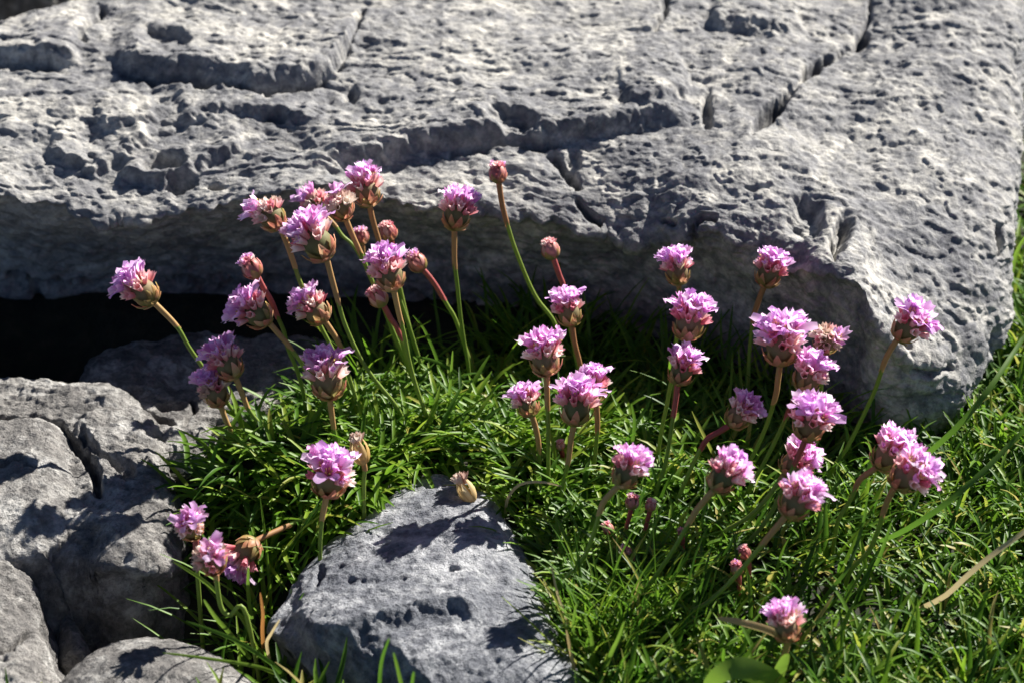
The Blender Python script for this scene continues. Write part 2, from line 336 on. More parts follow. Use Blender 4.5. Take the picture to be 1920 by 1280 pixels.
SLAB_FEATS = [
    ("ledge", [(560, 338), (640, 312), (720, 298), (800, 291), (870, 279), (940, 268), (1000, 274), (1100, 262), (1200, 246), (1310, 222)], .0075, 20, 70, .9),
    ("ledge", [(-80, 126), (60, 130), (110, 134), (150, 138)], .007, 20, 60, .6),
    ("ledge", [(200, 142), (280, 152), (350, 161), (430, 168), (510, 178), (575, 166), (630, 146), (665, 105), (685, 50)], .0075, 20, 90, .8),
    ("crack", [(215, 146), (280, 154), (350, 163), (430, 170), (510, 179), (575, 168), (632, 146)], .0055, 8, .8),  # groove added along the ledge foot to deepen the overhang's shade
    ("crack", [(-70, 127), (60, 131), (112, 136)], .005, 8, .6), ("crack", [(840, 285), (880, 278), (940, 269), (1000, 275), (1060, 268)], .005, 9, .9),  # more added grooves under ledges, for a darker shadow line
    ("ledge", [(70, 292), (120, 322), (175, 334), (220, 312), (300, 278)], .0045, 14, 40, 1),
    ("ledge", [(210, 340), (270, 352), (330, 348), (400, 310), (470, 280)], .005, 16, 40, 1),
    ("ledge", [(330, 240), (420, 228), (520, 232), (600, 250)], .004, 18, 50, 1.2),
    ("ledge", [(180, 255), (260, 250), (300, 243)], .003, 14, 40, 1.2),
    ("ledge", [(1320, 55), (1400, 72), (1450, 76), (1510, 62)], .0045, 18, 50, 1),
    ("ledge", [(1180, 232), (1250, 205), (1300, 190)], .004, 16, 50, 1),
    ("crack", [(1640, -20), (1622, 40), (1608, 78), (1560, 118), (1512, 152), (1470, 188), (1438, 216), (1402, 256)], .0028, 7, .6),
    ("pit", (1446, 212), 50, 15, -40, .010, .7), ("pit", (1530, 132), 44, 14, -36, .009, .7), ("pit", (1612, 70), 24, 16, -60, .007, .5),
    ("crack", [(1252, -10), (1245, 30), (1232, 62)], .005, 8, .7),
    ("crack", [(680, 20), (662, 70), (650, 108), (628, 140)], .004, 8, .8),
    ("crack", [(190, 0), (178, 30), (160, 60), (152, 92)], .005, 9, .8),
    ("crack", [(1034, 282), (1052, 308), (1078, 338), (1086, 360)], .007, 11, .6), ("pit", (1075, 300), 18, 26, 20, .004, .5),
    ("crack", [(1078, 376), (1104, 398), (1134, 420)], .007, 9, .6),
    ("crack", [(1294, 446), (1302, 420), (1322, 408), (1346, 412)], .010, 10, .5),
    ("pit", (955, 240), 62, 30, 8, .007, 1.4), ("pit", (520, 228), 30, 9, -8, .004, 1), ("pit", (310, 312), 52, 20, -8, .006, 1),
    ("pit", (342, 344), 34, 22, -12, .006, 1), ("pit", (404, 349), 17, 9, 0, .006, .3), ("pit", (1326, 208), 12, 44, 0, .005, .6),
    ("pit", (662, 180), 18, 22, 10, .004, 1), ("pit", (310, 90), 60, 30, 20, .004, 1.2), ("pit", (1258, 420), 20, 8, 0, .003, 1),
    ("pit", (1510, 400), 40, 60, 30, .006, 1), ("pit", (1575, 440), 26, 50, 20, .006, .8), ("pit", (1430, 470), 40, 30, 0, .005, 1),
    ("pit", (1868, 455), 9, 32, -10, .006, .5), ("pit", (1862, 640), 12, 34, 10, .005, .5), ("crack", [(1600, 415), (1570, 440), (1560, 500)], .004, 10, 1),
    ("crack", [(1700, 690), (1740, 700), (1790, 690)], .003, 7, 1), ("pit", (1690, 640), 22, 10, 20, .004, .8),
    ("crack", [(-40, 520), (120, 530), (300, 520), (480, 540), (640, 530)], .005, 14, 2), ("crack", [(-40, 600), (100, 595), (240, 600), (420, 585), (600, 590)], .006, 14, 2),
    ("crack", [(60, 520), (76, 560), (60, 620)], .005, 12, 1), ("crack", [(700, 545), (850, 570), (980, 575), (1100, 600)], .004, 12, 2),
]
slab, SLABV = finish_rock("limestone_slab", G, M_SLAB, "massive cracked grey limestone slab with a shaded overhanging front, behind the pink flowers",
                          (.0028, .0012, .00048, .0012), SLAB_FEATS, 2.0, (.85, 1.0, 1.0))

# --- domed rocks
def poly_inside(x, y, pts):
    ins = np.zeros(x.shape, bool); n = len(pts)
    for k in range(n):
        x0, y0 = pts[k]; x1, y1 = pts[(k + 1) % n]
        c = ((y0 > y) != (y1 > y)) & (x < (x1 - x0) * (y - y0) / (y1 - y0 + 1e-15) + x0); ins ^= c
    return ins
ROCK_OUTLINES = []
def dome(name, outline, z0, H, edge, p, mat, label, amp, feats, seed, step=.0006, slope=(0, 0), keep=True):
    """outline: photo pixels of the rock's foot, taken at height z0; slope tilts the top (rise per metre in x and y)"""
    W = at_z(*np.array(outline, float).T, z0)[:, :2]
    t = np.linspace(0, len(W), len(W) * 8, endpoint=False)
    Wc = catmull(np.concatenate([W[-1:], W, W[:2]]), t + 1)
    if keep: ROCK_OUTLINES.append(Wc)
    lo = Wc.min(0) - .02; hi = Wc.max(0) + .02; ctr = Wc.mean(0)
    X, Y = np.meshgrid(np.arange(lo[0], hi[0], step), np.arange(lo[1], hi[1], step))
    d, _, _ = seg_dist(X, Y, np.concatenate([Wc, Wc[:1]]))
    d = np.where(poly_inside(X, Y, Wc), d, -d)
    tt = np.clip(d / edge, 0, 1)
    Z = z0 + H * (1 - (1 - tt) ** p) ** (1 / p) + (slope[0] * (X - ctr[0]) + slope[1] * (Y - ctr[1])) * sstep(-.002, .01, d)
    Z = np.where(d < 0, z0 + np.maximum(d * 4, -.07), Z)
    return finish_rock(name, np.stack([X, Y, Z], -1), mat, label, amp, feats, seed)

A_AMP = (.0028, .0011, .0009, .0009)
dome("rock", [(150, 705), (230, 660), (360, 640), (560, 640), (640, 690), (610, 780), (560, 820), (480, 870), (380, 930), (290, 870), (190, 780)], .002, .009, .02, 2.0, M_ROCKA,
     "low flat grey rock half lit beneath the slab's overhang, behind the cushion edge", (.003, .0016, .0007),
     [("crack", [(210, 758), (280, 775), (330, 790)], .004, 9, .8), ("crack", [(355, 735), (362, 760), (345, 790)], .004, 8, .8), ("pit", (320, 752), 34, 12, 0, .004, .6), ("pit", (430, 800), 60, 26, 10, .004, 1)], 14.0, slope=(0, .0))
dome("rock", [(-420, 770), (40, 770), (150, 780), (240, 800), (310, 850), (345, 920), (352, 990), (335, 1050), (295, 1095), (220, 1105), (120, 1085), (-420, 1090)], -.004, .019, .02, 2.2, M_ROCKA,
     "pitted grey rock split by cracks, with a dark flower shadow falling across it", A_AMP,
     [("crack", [(-40, 795), (60, 796), (110, 797), (150, 830), (180, 880), (185, 930)], .008, 13, .7),
      ("ledge", [(130, 795), (158, 820), (178, 872), (184, 925)], .003, 10, 30, .5),
      ("crack", [(150, 800), (185, 850), (215, 860)], .004, 8, .8), ("ledge", [(170, 1080), (230, 1074), (290, 1090), (340, 1085)], .004, 14, 60, 1),
      ("pit", (230, 870), 30, 20, 30, .004, 1)], 23.0, slope=(.02, .06))
dome("rock", [(-420, 828), (0, 826), (90, 828), (135, 850), (152, 910), (154, 960), (140, 1020), (95, 1052), (50, 1065), (-420, 1080)], .004, .016, .024, 2.0, M_ROCKA,
     "smooth rounded grey rock lobe with a bright chipped edge, between the cracks", (.0015, .0006, .0007),
     [("crack", [(-20, 862), (30, 858), (70, 866)], .003, 7, 1)], 31.0, slope=(.06, .12))
dome("rock", [(-420, 1060), (40, 1062), (66, 1110), (74, 1180), (95, 1240), (118, 1300), (125, 1380), (-420, 1380)], -.004, .014, .02, 2.0, M_ROCKA,
     "rough crumbly grey rock below the rounded lobe, beside the small wedged stone", (.003, .0018, .0009), [("crack", [(-10, 1222), (40, 1200), (66, 1190)], .005, 8, 1)], 43.0)
dome("stone", [(108, 1195), (125, 1178), (148, 1186), (168, 1215), (172, 1245), (140, 1262), (108, 1250)], -.022, .010, .010, 2.0, M_ROCKA,
     "small angular stone wedged in the dark gap between grey rocks", (.002, .001, .0005), [], 47.0, step=.0004)
dome("rock", [(84, 1330), (150, 1258), (215, 1228), (290, 1214), (370, 1228), (440, 1268), (490, 1320), (520, 1400), (60, 1400)], -.004, .016, .035, 2.0, M_ROCKA,
     "low smooth round-topped stone with flower shadows, crossed by thin green blades", (.0012, .0005, .0005), [], 53.0)
dome("rock", [(745, 955), (800, 935), (875, 945), (955, 1005), (1005, 1085), (1040, 1180), (1075, 1270), (1110, 1360), (1000, 1420), (700, 1420), (590, 1340), (520, 1250), (500, 1190), (560, 1115), (650, 1025)], -.006, .020, .03, 2.2, M_ROCKE,
     "bluish grey boulder with crisp flower shadows on its top, bedded in the green cushion", (.0013, .0006, .0006, .0005),
     [("ledge", [(560, 1225), (640, 1208), (700, 1190), (740, 1178), (800, 1166), (860, 1160), (910, 1172)], .0045, 22, 120, 1.2),
      ("slope", [(520, 1185), (620, 1180), (720, 1200), (800, 1260), (840, 1330)], .00016, 150, 1),
      ("pit", (850, 1075), 16, 8, 0, .002, 1), ("pit", (600, 1090), 34, 10, -60, .003, 1), ("crack", [(1000, 1175), (1030, 1195), (1060, 1250)], .002, 6, .6)], 61.0, slope=(.10, .02))
# --- dark boulder behind the slab
dome("rock", [(-500, 75), (-100, 65), (110, 20), (270, -60), (260, -230), (-500, -230)], .0, .14, .04, 2.4, M_ROCKA,
     "dark shaded boulder standing behind the corner of the limestone slab", (.005, .0016, .0007), [], 71.0, step=.0022, keep=False)

# ------------------------------------------------------------------ leaves and turf (nobody could count it)
def ribbons(root, az, el, length, width, bend, twist, nseg=6):
    """arching V-folded leaves; returns V, F, per-vertex leaf index, along"""
    n = len(root); s = np.linspace(0, 1, nseg + 1)
    P = np.zeros((n, nseg + 1, 3)); P[:, 0] = root; T = np.zeros((n, nseg + 1, 3))
    for k in range(nseg + 1):
        e = el - bend * s[k] ** 1.3; a = az + twist * s[k]
        T[:, k] = np.stack([np.cos(e) * np.cos(a), np.cos(e) * np.sin(a), np.sin(e)], -1)
        if k: P[:, k] = P[:, k - 1] + .5 * (T[:, k] + T[:, k - 1]) * (length / nseg)[:, None]
    side = np.cross(T, np.array([0, 0, 1.0])); side /= np.linalg.norm(side, axis=2)[..., None] + 1e-9
    nor = np.cross(side, T)
    wd = width[:, None] * np.minimum(1.0, .75 + .8 * s)[None] * np.sqrt(np.clip(1.02 - s ** 3.2, 0, 1))[None] * .5
    Lf = P - side * wd[..., None] + nor * (wd * .45)[..., None]; Rg = P + side * wd[..., None] + nor * (wd * .45)[..., None]
    V = np.stack([Lf, P, Rg], 2)                                   # n, seg, 3, 3
    idx = np.arange(n * (nseg + 1) * 3).reshape(n, nseg + 1, 3)
    F = np.concatenate([np.stack([idx[:, :-1, a], idx[:, :-1, a + 1], idx[:, 1:, a + 1], idx[:, 1:, a]], -1).reshape(-1, 4) for a in (0, 1)])
    return V.reshape(-1, 3), F, np.repeat(np.arange(n), (nseg + 1) * 3)
def in_rock(x, y, shrink=.004):
    r = np.zeros(x.shape, bool)
    for o in ROCK_OUTLINES:
        c = o.mean(0); v = o - c; q = c + v * (1 - shrink / np.linalg.norm(v, axis=1))[:, None]
        r |= poly_inside(x, y, q)
    return r
SLAB_FOOT = np.concatenate([NET[-3, :, :2], NET[1, ::-1, :2]])
def under_slab(x, y):
    c = SLAB_FOOT.mean(0); return poly_inside(x, y, c + (SLAB_FOOT - c) * .985)
def slab_front(x):                                                 # foot of the slab in plan
    foot = NET[-3, :-2]; o = np.argsort(foot[:, 0]); return np.interp(x, foot[o, 0], foot[o, 1])
def stuff(name, label, cat, mat, root, az, el, ln, wd, bend, twist, tint):
    V, F, li = ribbons(root, az, el, ln, wd, bend, twist)
    me = mesh_np(name, V, F, mat); a = me.attributes.new("tint", 'FLOAT', 'POINT'); a.data.foreach_set("value", tint[li].astype(np.float32))
    o = obj(name, me); tag(o, label, cat, kind="stuff"); return o
def scatter(n, zone_px, z=0.0):
    z0 = np.array(zone_px, float); W = at_z(z0[:, 0], z0[:, 1], z)[:, :2]
    lo, hi = W.min(0), W.max(0); out = np.zeros((0, 2))
    while len(out) < n:
        q = RNG.uniform(lo, hi, (n * 3, 2)); m = poly_inside(q[:, 0], q[:, 1], W) & ~in_rock(q[:, 0], q[:, 1]) & ~under_slab(q[:, 0], q[:, 1])
        # tufts: keep more where a coarse noise is high
        out = np.concatenate([out, q[m]])
    return out[:n]
def cushion(name, label, cat, mat, n, zone, L, Wd, elev, bend, tint, tuft=.014, lift=.0):
    c = scatter(max(n // 14, 1), zone); k = RNG.integers(0, len(c), n)
    off = RNG.normal(size=(n, 2)) * tuft * .42; p = c[k] + off
    m = ~in_rock(p[:, 0], p[:, 1]) & ~under_slab(p[:, 0], p[:, 1]); p, off, k = p[m], off[m], k[m]; n = len(p)
    z = ground_h(p[:, 0], p[:, 1]) - .003 + lift
    az = np.arctan2(off[:, 1], off[:, 0]) + RNG.normal(size=n) * .8
    el = RNG.uniform(*elev, n); ln = RNG.uniform(*L, n); wd = RNG.uniform(*Wd, n); bd = RNG.uniform(*bend, n)
    tn = np.clip(tint[0] + tint[1] * RNG.normal(size=n) + .10 * RNG.normal(size=len(c))[k], 0, 1)
    dry = RNG.random(n) < tint[2]; tn = np.where(dry, RNG.uniform(.85, 1, n), tn)
    return stuff(name, label, cat, mat, np.stack([p[:, 0], p[:, 1], z], -1), az, el, ln, wd, bd, RNG.normal(size=n) * .5, tn)
ZONE_C = [(385, 915), (470, 850), (590, 800), (720, 755), (1000, 745), (1300, 790), (1420, 860), (1300, 1060), (1150, 1180), (1040, 1080), (900, 940), (720, 960), (600, 1060), (540, 1060), (470, 1000), (370, 960)]
ZONE_S = [(650, 770), (690, 690), (800, 650), (1100, 650), (1400, 730), (1620, 840), (1560, 960), (1300, 820), (1000, 720), (760, 740)]
ZONE_R = [(1040, 1080), (1250, 960), (1430, 880), (1640, 870), (1760, 820), (1880, 600), (1960, 350), (2150, 200), (2300, 700), (2350, 1480), (1110, 1480)]
ZONE_L = [(345, 1080), (420, 1030), (560, 1040), (500, 1150), (540, 1290), (480, 1290), (440, 1240), (400, 1190), (350, 1150)]
cushion("thrift_leaves", "dense cushion of narrow glossy green thrift leaves around the boulder", "leaves", M_LEAF, 6200, ZONE_C, (.013, .031), (.0014, .0023), (.05, 1.1), (.3, 1.5), (.46, .20, .05))
cushion("shade_grass", "thin green grass in the shade under the slab, tinted darker for it", "grass", M_LEAF, 800, ZONE_S, (.018, .042), (.0010, .0016), (.5, 1.4), (.3, 1.3), (.35, .15, .02))  # tint lowered so the slab's shade is partly in the leaf colour
cushion("turf_grass", "short mixed green and straw turf beside the slab's right end", "grass", M_TURF, 13000, ZONE_R, (.012, .031), (.0011, .0021), (.1, 1.4), (.2, 1.4), (.38, .22, .07))
ZONE_N = [(-300, 1330), (400, 1330), (560, 1300), (1000, 1440), (1150, 1330), (2350, 1400), (2400, 1800), (-300, 1800)]
cushion("near_turf", "short green turf on the near side of the boulder and stones", "grass", M_TURF, 5000, ZONE_N, (.014, .032), (.0012, .0022), (.1, 1.3), (.2, 1.4), (.4, .2, .06))
ZONE_F = [(1050, 1120), (1180, 1110), (1280, 1180), (1330, 1300), (1080, 1300)]
cushion("fine_grass", "tuft of fine upright green grass beside the boulder's lower right edge", "grass", M_TURF, 170, ZONE_F, (.022, .042), (.0007, .0012), (.9, 1.5), (.1, .8), (.48, .15, .08))
cushion("gap_grass", "loose green blades growing in the dark gap between the rocks", "grass", M_LEAF, 150, ZONE_L, (.03, .06), (.0011, .0017), (.5, 1.4), (.3, 1.2), (.4, .2, .06))

# ------------------------------------------------------------------ tubes
def tube(path, rad, sides=8, along=True, closed=True):
    path = np.asarray(path, float); n = len(path); T = np.gradient(path, axis=0); T /= np.linalg.norm(T, axis=1)[:, None]
    ref = np.array([0.3, -1, 0.2]); A = np.cross(T, ref); A /= np.linalg.norm(A, axis=1)[:, None]; B = np.cross(T, A)
    a = np.linspace(0, 2 * np.pi, sides, endpoint=False); rad = np.broadcast_to(rad, (n,))
    V = path[:, None] + rad[:, None, None] * (np.cos(a)[None, :, None] * A[:, None] + np.sin(a)[None, :, None] * B[:, None])
    i = np.arange(n * sides).reshape(n, sides); j = np.roll(i, -1, 1)
    F = np.stack([i[:-1], j[:-1], j[1:], i[1:]], -1).reshape(-1, 4)
    return V.reshape(-1, 3), F
def with_along(me, vals):
    a = me.attributes.new("along", 'FLOAT', 'POINT'); a.data.foreach_set("value", np.asarray(vals, np.float32)); return me

# ------------------------------------------------------------------ flower head pieces (built once, shared)
MM = .001
def petal_mesh(name, L, W, cup, curl, notch, mat):
    nu, nv = 5, 6; V = []; al = []
    for j in range(nv):
        s = j / (nv - 1); wdt = W * (.22 + .78 * math.sin(min(1, s * 1.05) * math.pi * .56) ** 1.2) * (1 if s < .85 else 1 - (s - .85) * 1.6)
        for i in range(nu):
            u = i / (nu - 1) * 2 - 1
            x = u * wdt * .5
            out = cup * L * s ** 1.5 + .0000 - (u * u) * wdt * .22 + curl * L * (s ** 3) * .25
            z = L * s - (notch * L * max(0, s - .8) * 5 * (1 - abs(u)) * .35)
            V.append((x, out, z)); al.append(s)
    return with_along(mesh_np(name, np.array(V) * MM, grid_faces(nv, nu), mat), al)
PETALS = [petal_mesh("petal", L, W, c, k, nn, m) for (L, W, c, k, nn, m) in
          [(6.2, 3.3, .22, .8, .5, M_PETAL), (5.6, 2.9, .15, .2, .7, M_PETAL), (6.6, 3.5, .30, 1.1, .3, M_PETALV), (5.8, 2.8, .10, -.4, .6, M_PETAL), (6.4, 3.0, .2, .5, .9, M_PETALV)]]
def calyx_mesh(name, L, r0, r1, mat, teeth):
    sides, rings = 10, 5; V = []; al = []
    for j in range(rings):
        s = j / (rings - 1); r = r0 + (r1 - r0) * s ** 1.2
        for i in range(sides):
            a = 2 * math.pi * i / sides; rr = r * (1.12 if i % 2 else .88); z = L * s
            if j == rings - 1: z += teeth if i % 2 else -teeth * .5
            V.append((rr * math.cos(a), rr * math.sin(a), z)); al.append(s)
    i = np.arange(rings * sides).reshape(rings, sides); jx = np.roll(i, -1, 1)
    return with_along(mesh_np(name, np.array(V) * MM, np.stack([i[:-1], jx[:-1], jx[1:], i[1:]], -1).reshape(-1, 4), mat), al)
CALYX = [calyx_mesh("floret", 5.8, .6, 1.35, M_CALYX, .6), calyx_mesh("floret", 5.3, .7, 1.6, M_CALYX, .8)]
CALYX_DRY = [calyx_mesh("floret", 5.4, .5, 1.8, M_CALYX_DRY, .8), calyx_mesh("floret", 4.6, .6, 1.6, M_CALYX_DRY, .6), calyx_mesh("floret", 5.0, .6, 1.6, M_CALYX, .7)]
def bract_mesh(name, L, W, R, mat):
    """scale hugging a ball of radius R (mm) whose centre is at the origin; starts at the south pole and climbs"""
    nu, nv = 5, 6; V = []; al = []
    for j in range(nv):
        s = j / (nv - 1); th = s * L / R; wd = W * math.sin(math.pi * (.12 + .86 * s)) ** .75
        for i in range(nu):
            u = (i / (nu - 1) * 2 - 1) * wd * .5 / R; r = R * (1 + .05 * s) + .35 * (1 - abs(u * R / (wd * .5 + .01))) * 0.6
            d = Vector((math.sin(th), 0, -math.cos(th))) * math.cos(u) + Vector((0, 1, 0)) * math.sin(u)
            V.append(tuple(d * r)); al.append(s)
    return with_along(mesh_np(name, np.array(V) * MM, grid_faces(nv, nu), mat), al)
BR_S = bract_mesh("bract", 5.2, 3.4, 6.5, M_BRACT); BR_O = bract_mesh("bract", 7.2, 3.6, 6.2, M_BRACT); BR_I = bract_mesh("bract", 9.2, 3.2, 5.9, M_BRACT)
BR_RO = bract_mesh("bract", 11.5, 5.0, 5.6, M_BRACT_RED); BR_RI = bract_mesh("bract", 14.5, 4.6, 5.3, M_BRACT_RED)
BR_G = bract_mesh("bract", 9.0, 5.0, 5.9, M_BRACT); BR_DO = bract_mesh("bract", 12.0, 4.4, 5.4, M_BRACT_DRY)
def ball_mesh(name, rx, rz, mat):
    nr, ns = 9, 12; V = []
    for j in range(nr):
        t = math.pi * j / (nr - 1)
        for i in range(ns):
            a = 2 * math.pi * i / ns; V.append((rx * math.sin(t) * math.cos(a), rx * math.sin(t) * math.sin(a), -rz * math.cos(t)))
    i = np.arange(nr * ns).reshape(nr, ns); j = np.roll(i, -1, 1)
    return mesh_np(name, np.array(V) * MM, np.stack([i[:-1], j[:-1], j[1:], i[1:]], -1).reshape(-1, 4), mat)
CORE = ball_mesh("receptacle", 5.0, 5.2, M_CORE); CORE_S = ball_mesh("receptacle", 4.4, 5.0, M_CORE)
def stamen_mesh():
    Vs, Fs = [], []; o = 0
    for k in range(5):
        a = 2 * math.pi * k / 5; tip = np.array([1.1 * math.cos(a), 1.1 * math.sin(a), 3.0])
        path = np.array([np.array([.2 * math.cos(a), .2 * math.sin(a), 0]), tip * .6, tip * .86, tip, tip * 1.12]) * MM
        V, F = tube(path, np.array([.10, .10, .10, .38, .12]) * MM, 5); Vs.append(V); Fs.append(F + o); o += len(V)
    return mesh_np("stamens", np.concatenate(Vs), np.concatenate(Fs), M_ANTHER)
STAMEN = stamen_mesh()

def align(axis, spin=0.0):
    return Vector(axis).to_track_quat('Z', 'Y').to_matrix().to_4x4() @ Matrix.Rotation(spin, 4, 'Z')
def add(name, me, parent, mtx):
    o = bpy.data.objects.new(name, me); COL.objects.link(o); o.parent = parent; o.matrix_basis = mtx; return o
def build_head(root, H, s, kind, rnd, openness, bias, spread=0.0):
    """H: matrix from head frame (z = axis, origin at the neck) to the root"""
    S = Matrix.Scale(s, 4); H = H @ S; C = Matrix.Translation((0, 0, 6.0 * MM))
    if kind in ("full", "pale"):
        add("receptacle", CORE, root, H @ C)
        for ring, (me, n, t0) in enumerate(((BR_S, 5, .0), (BR_O, 6, .0), (BR_I, 8, .12))):
            for k in range(n):
                a = 2 * math.pi * (k + .5 * ring) / n + rnd.uniform(-.15, .15)
                add("bract", me, root, H @ C @ Matrix.Rotation(a, 4, 'Z') @ Matrix.Rotation(rnd.uniform(-.05, .12) , 4, 'Y') @ Matrix.Scale(rnd.uniform(.94, 1.05), 4))
        n = 22
        for k in range(n):
            ct = 1 - (k + .5) / n * (1 - math.cos(math.radians(84))); th = math.acos(ct) + rnd.uniform(-.07, .07); ph = k * 2.399963 + rnd.uniform(-.2, .2)
            d = Vector((math.sin(th) * math.cos(ph), math.sin(th) * math.sin(ph), math.cos(th)))
            op = d.dot(Vector(bias).normalized())
            is_open = (math.degrees(th) < 60) and (op > 1 - 1.9 * openness + rnd.uniform(-.22, .22))
            dry = kind == "pale" and rnd.random() < .8
            me = rnd.choice(CALYX_DRY if dry else CALYX)
            # open florets stand up more than the closed ones
            d2 = (d + Vector((0, 0, (.75 if is_open else .45) - .3 * spread))).normalized()
            F = H @ C @ Matrix.Translation(Vector((d.x * 3.0, d.y * 3.0, d.z * 2.6 - .4)) * MM) @ align(d2, rnd.uniform(0, 6.28))
            fo = add("floret", me, root, F)
            if is_open:
                opn = rnd.uniform(.0, .36) + .3 * spread; up = Matrix.Translation((0, 0, 3.6 * MM))
                for q in range(5):
                    if rnd.random() < .16: continue
                    add("petal", rnd.choice(PETALS), fo, up @ Matrix.Rotation(2 * math.pi * q / 5 + rnd.uniform(-.12, .12), 4, 'Z') @ Matrix.Translation((0, .45 * MM, 0)) @ Matrix.Rotation(-opn + rnd.uniform(-.1, .1), 4, 'X') @ Matrix.Scale(rnd.uniform(.9, 1.22), 4))
                if rnd.random() < .6: add("stamens", STAMEN, fo, up)
            elif rnd.random() < .35 and math.degrees(th) < 75 and kind == "full":
                up = Matrix.Translation((0, 0, 3.4 * MM))
                for q in range(3):
                    add("petal", rnd.choice(PETALS), fo, up @ Matrix.Rotation(2 * math.pi * q / 3, 4, 'Z') @ Matrix.Translation((0, .2 * MM, 0)) @ Matrix.Rotation(.12, 4, 'X') @ Matrix.Scale(rnd.uniform(.4, .55), 4))
    elif kind == "bud":
        add("receptacle", CORE_S, root, H @ C)
        for me, n, off in ((BR_G, 5, 0), (BR_RO, 6, .3), (BR_RI, 6, .8)):
            for k in range(n):
                a = 2 * math.pi * k / n + off
                add("bract", me, root, H @ C @ Matrix.Diagonal((1, 1, 1.12, 1)) @ Matrix.Rotation(a + rnd.uniform(-.12, .12), 4, 'Z') @ Matrix.Scale(rnd.uniform(.95, 1.03), 4))
        for k in range(13):
            th = math.acos(1 - (k + .5) / 13 * .42); ph = k * 2.4
            d = Vector((math.sin(th) * math.cos(ph), math.sin(th) * math.sin(ph), math.cos(th)))
            fo = add("floret", rnd.choice(CALYX + CALYX_DRY[2:]), root, H @ C @ Matrix.Translation(d * 1.9 * MM) @ align((d + Vector((0, 0, .5))).normalized(), rnd.uniform(0, 6)))
            if rnd.random() < openness:
                for q in range(3):
                    add("petal", rnd.choice(PETALS), fo, Matrix.Translation((0, .2 * MM, 3.8 * MM)) @ Matrix.Rotation(2 * math.pi * q / 3, 4, 'Z') @ Matrix.Rotation(.15, 4, 'X') @ Matrix.Scale(rnd.uniform(.4, .6), 4))
    elif kind == "dead":
        for k in range(9):
            add("bract", BR_DO, root, H @ C @ Matrix.Diagonal((.8, .8, 1.3, 1)) @ Matrix.Rotation(k * 2.4, 4, 'Z') @ Matrix.Rotation(rnd.uniform(-.15, .1), 4, 'Y') @ Matrix.Scale(rnd.uniform(.8, 1.1), 4))
        for k in range(9):
            th = rnd.uniform(0, .5); ph = k * 2.4; d = Vector((math.sin(th) * math.cos(ph), math.sin(th) * math.sin(ph), math.cos(th)))
            add("floret", rnd.choice(CALYX_DRY[:2]), root, H @ C @ Matrix.Translation(d * 3.0 * MM) @ align(d, rnd.uniform(0, 6)))

def ragged_sheath(path, r):
    V, F = tube(path, r, 9); n = len(path); V = V.reshape(n, 9, 3)
    V[-1] += (V[-1] - V[-2]) * np.random.default_rng(len(path)).uniform(-.6, 1.6, (9, 1)); return V.reshape(-1, 3), F
FLOWERS = []
def flower(head, width, stem, label, kind="full", openness=.75, bias=(0, 0, 1), tilt=.22, dy=0.0, sheath=62, red=False, zb=.012, cat="flower", group="thrift flowers on the cushion", name="thrift_flower", yb=None, thick=1.0):
    rnd = random.Random(int(head[0] * 7 + head[1]))
    stem = np.array(stem, float); nk = len(stem)
    B = at_z(stem[-1, 0], stem[-1, 1], zb); ybase = B[1] if yb is None else yb
    ln = np.concatenate([[0], np.cumsum(np.hypot(*(stem[1:] - stem[:-1]).T))]); f = ln / ln[-1]
    ys = ybase + dy * (1 - f)
    P = at_y(stem[:, 0], stem[:, 1], ys)
    end = P[-1] + .5 * (P[-1] - P[-2]) / np.linalg.norm(P[-1] - P[-2]) * .01; end[2] = min(float(ground_h(np.array([end[0]]), np.array([end[1]]))[0]) - .004, P[-1][2] - .006)
    P = np.concatenate([P, [end]])
    D = catmull(P, np.linspace(0, nk, nk * 7 + 1))
    seg = np.concatenate([[0], np.cumsum(np.linalg.norm(D[1:] - D[:-1], axis=1))])
    root = obj(name, None, loc=end); root.empty_display_size = .005
    tag(root, label, cat, group)
    rad = .00084 * thick * (1 - .12 * seg / seg[-1])
    V, F = tube(D - end, rad); add("stem", mesh_np("stem", V, F, M_STEM), root, Matrix())
    if sheath:
        m = seg <= sheath * PX; m[:4] = True; k = int(m.sum())
        r = np.interp(np.arange(k), [0, 1, k - 1], [.00105, .00112, .0010]) * thick
        V, F = ragged_sheath(D[:k] - end, r); add("sheath", mesh_np("sheath", V, F, M_SHEATH_RED if red else M_SHEATH), root, Matrix())
    hd = at_y(head[0], head[1], ys[0])
    ax = (hd - P[0]); ax -= FW * (ax @ FW); ax /= np.linalg.norm(ax) + 1e-9; ax = ax - FW * tilt; ax /= np.linalg.norm(ax)
    s = width / 80.0
    Hm = Matrix.Translation(Vector(P[0] - end) - Vector(ax) * .0006) @ align(ax, rnd.uniform(0, 6.28))
    if bias != (0, 0, 1):                      # bias given in picture directions (right, up, towards the lens)
        bw = Vector(bias[0] * RT + bias[1] * UP - bias[2] * FW); bias = tuple(Hm.to_3x3().inverted() @ bw)
    build_head(root, Hm, s, kind, rnd, openness, bias, max(0.0, tilt - .1) * 1.5)
    FLOWERS.append((root, P, end)); return root

f = flower
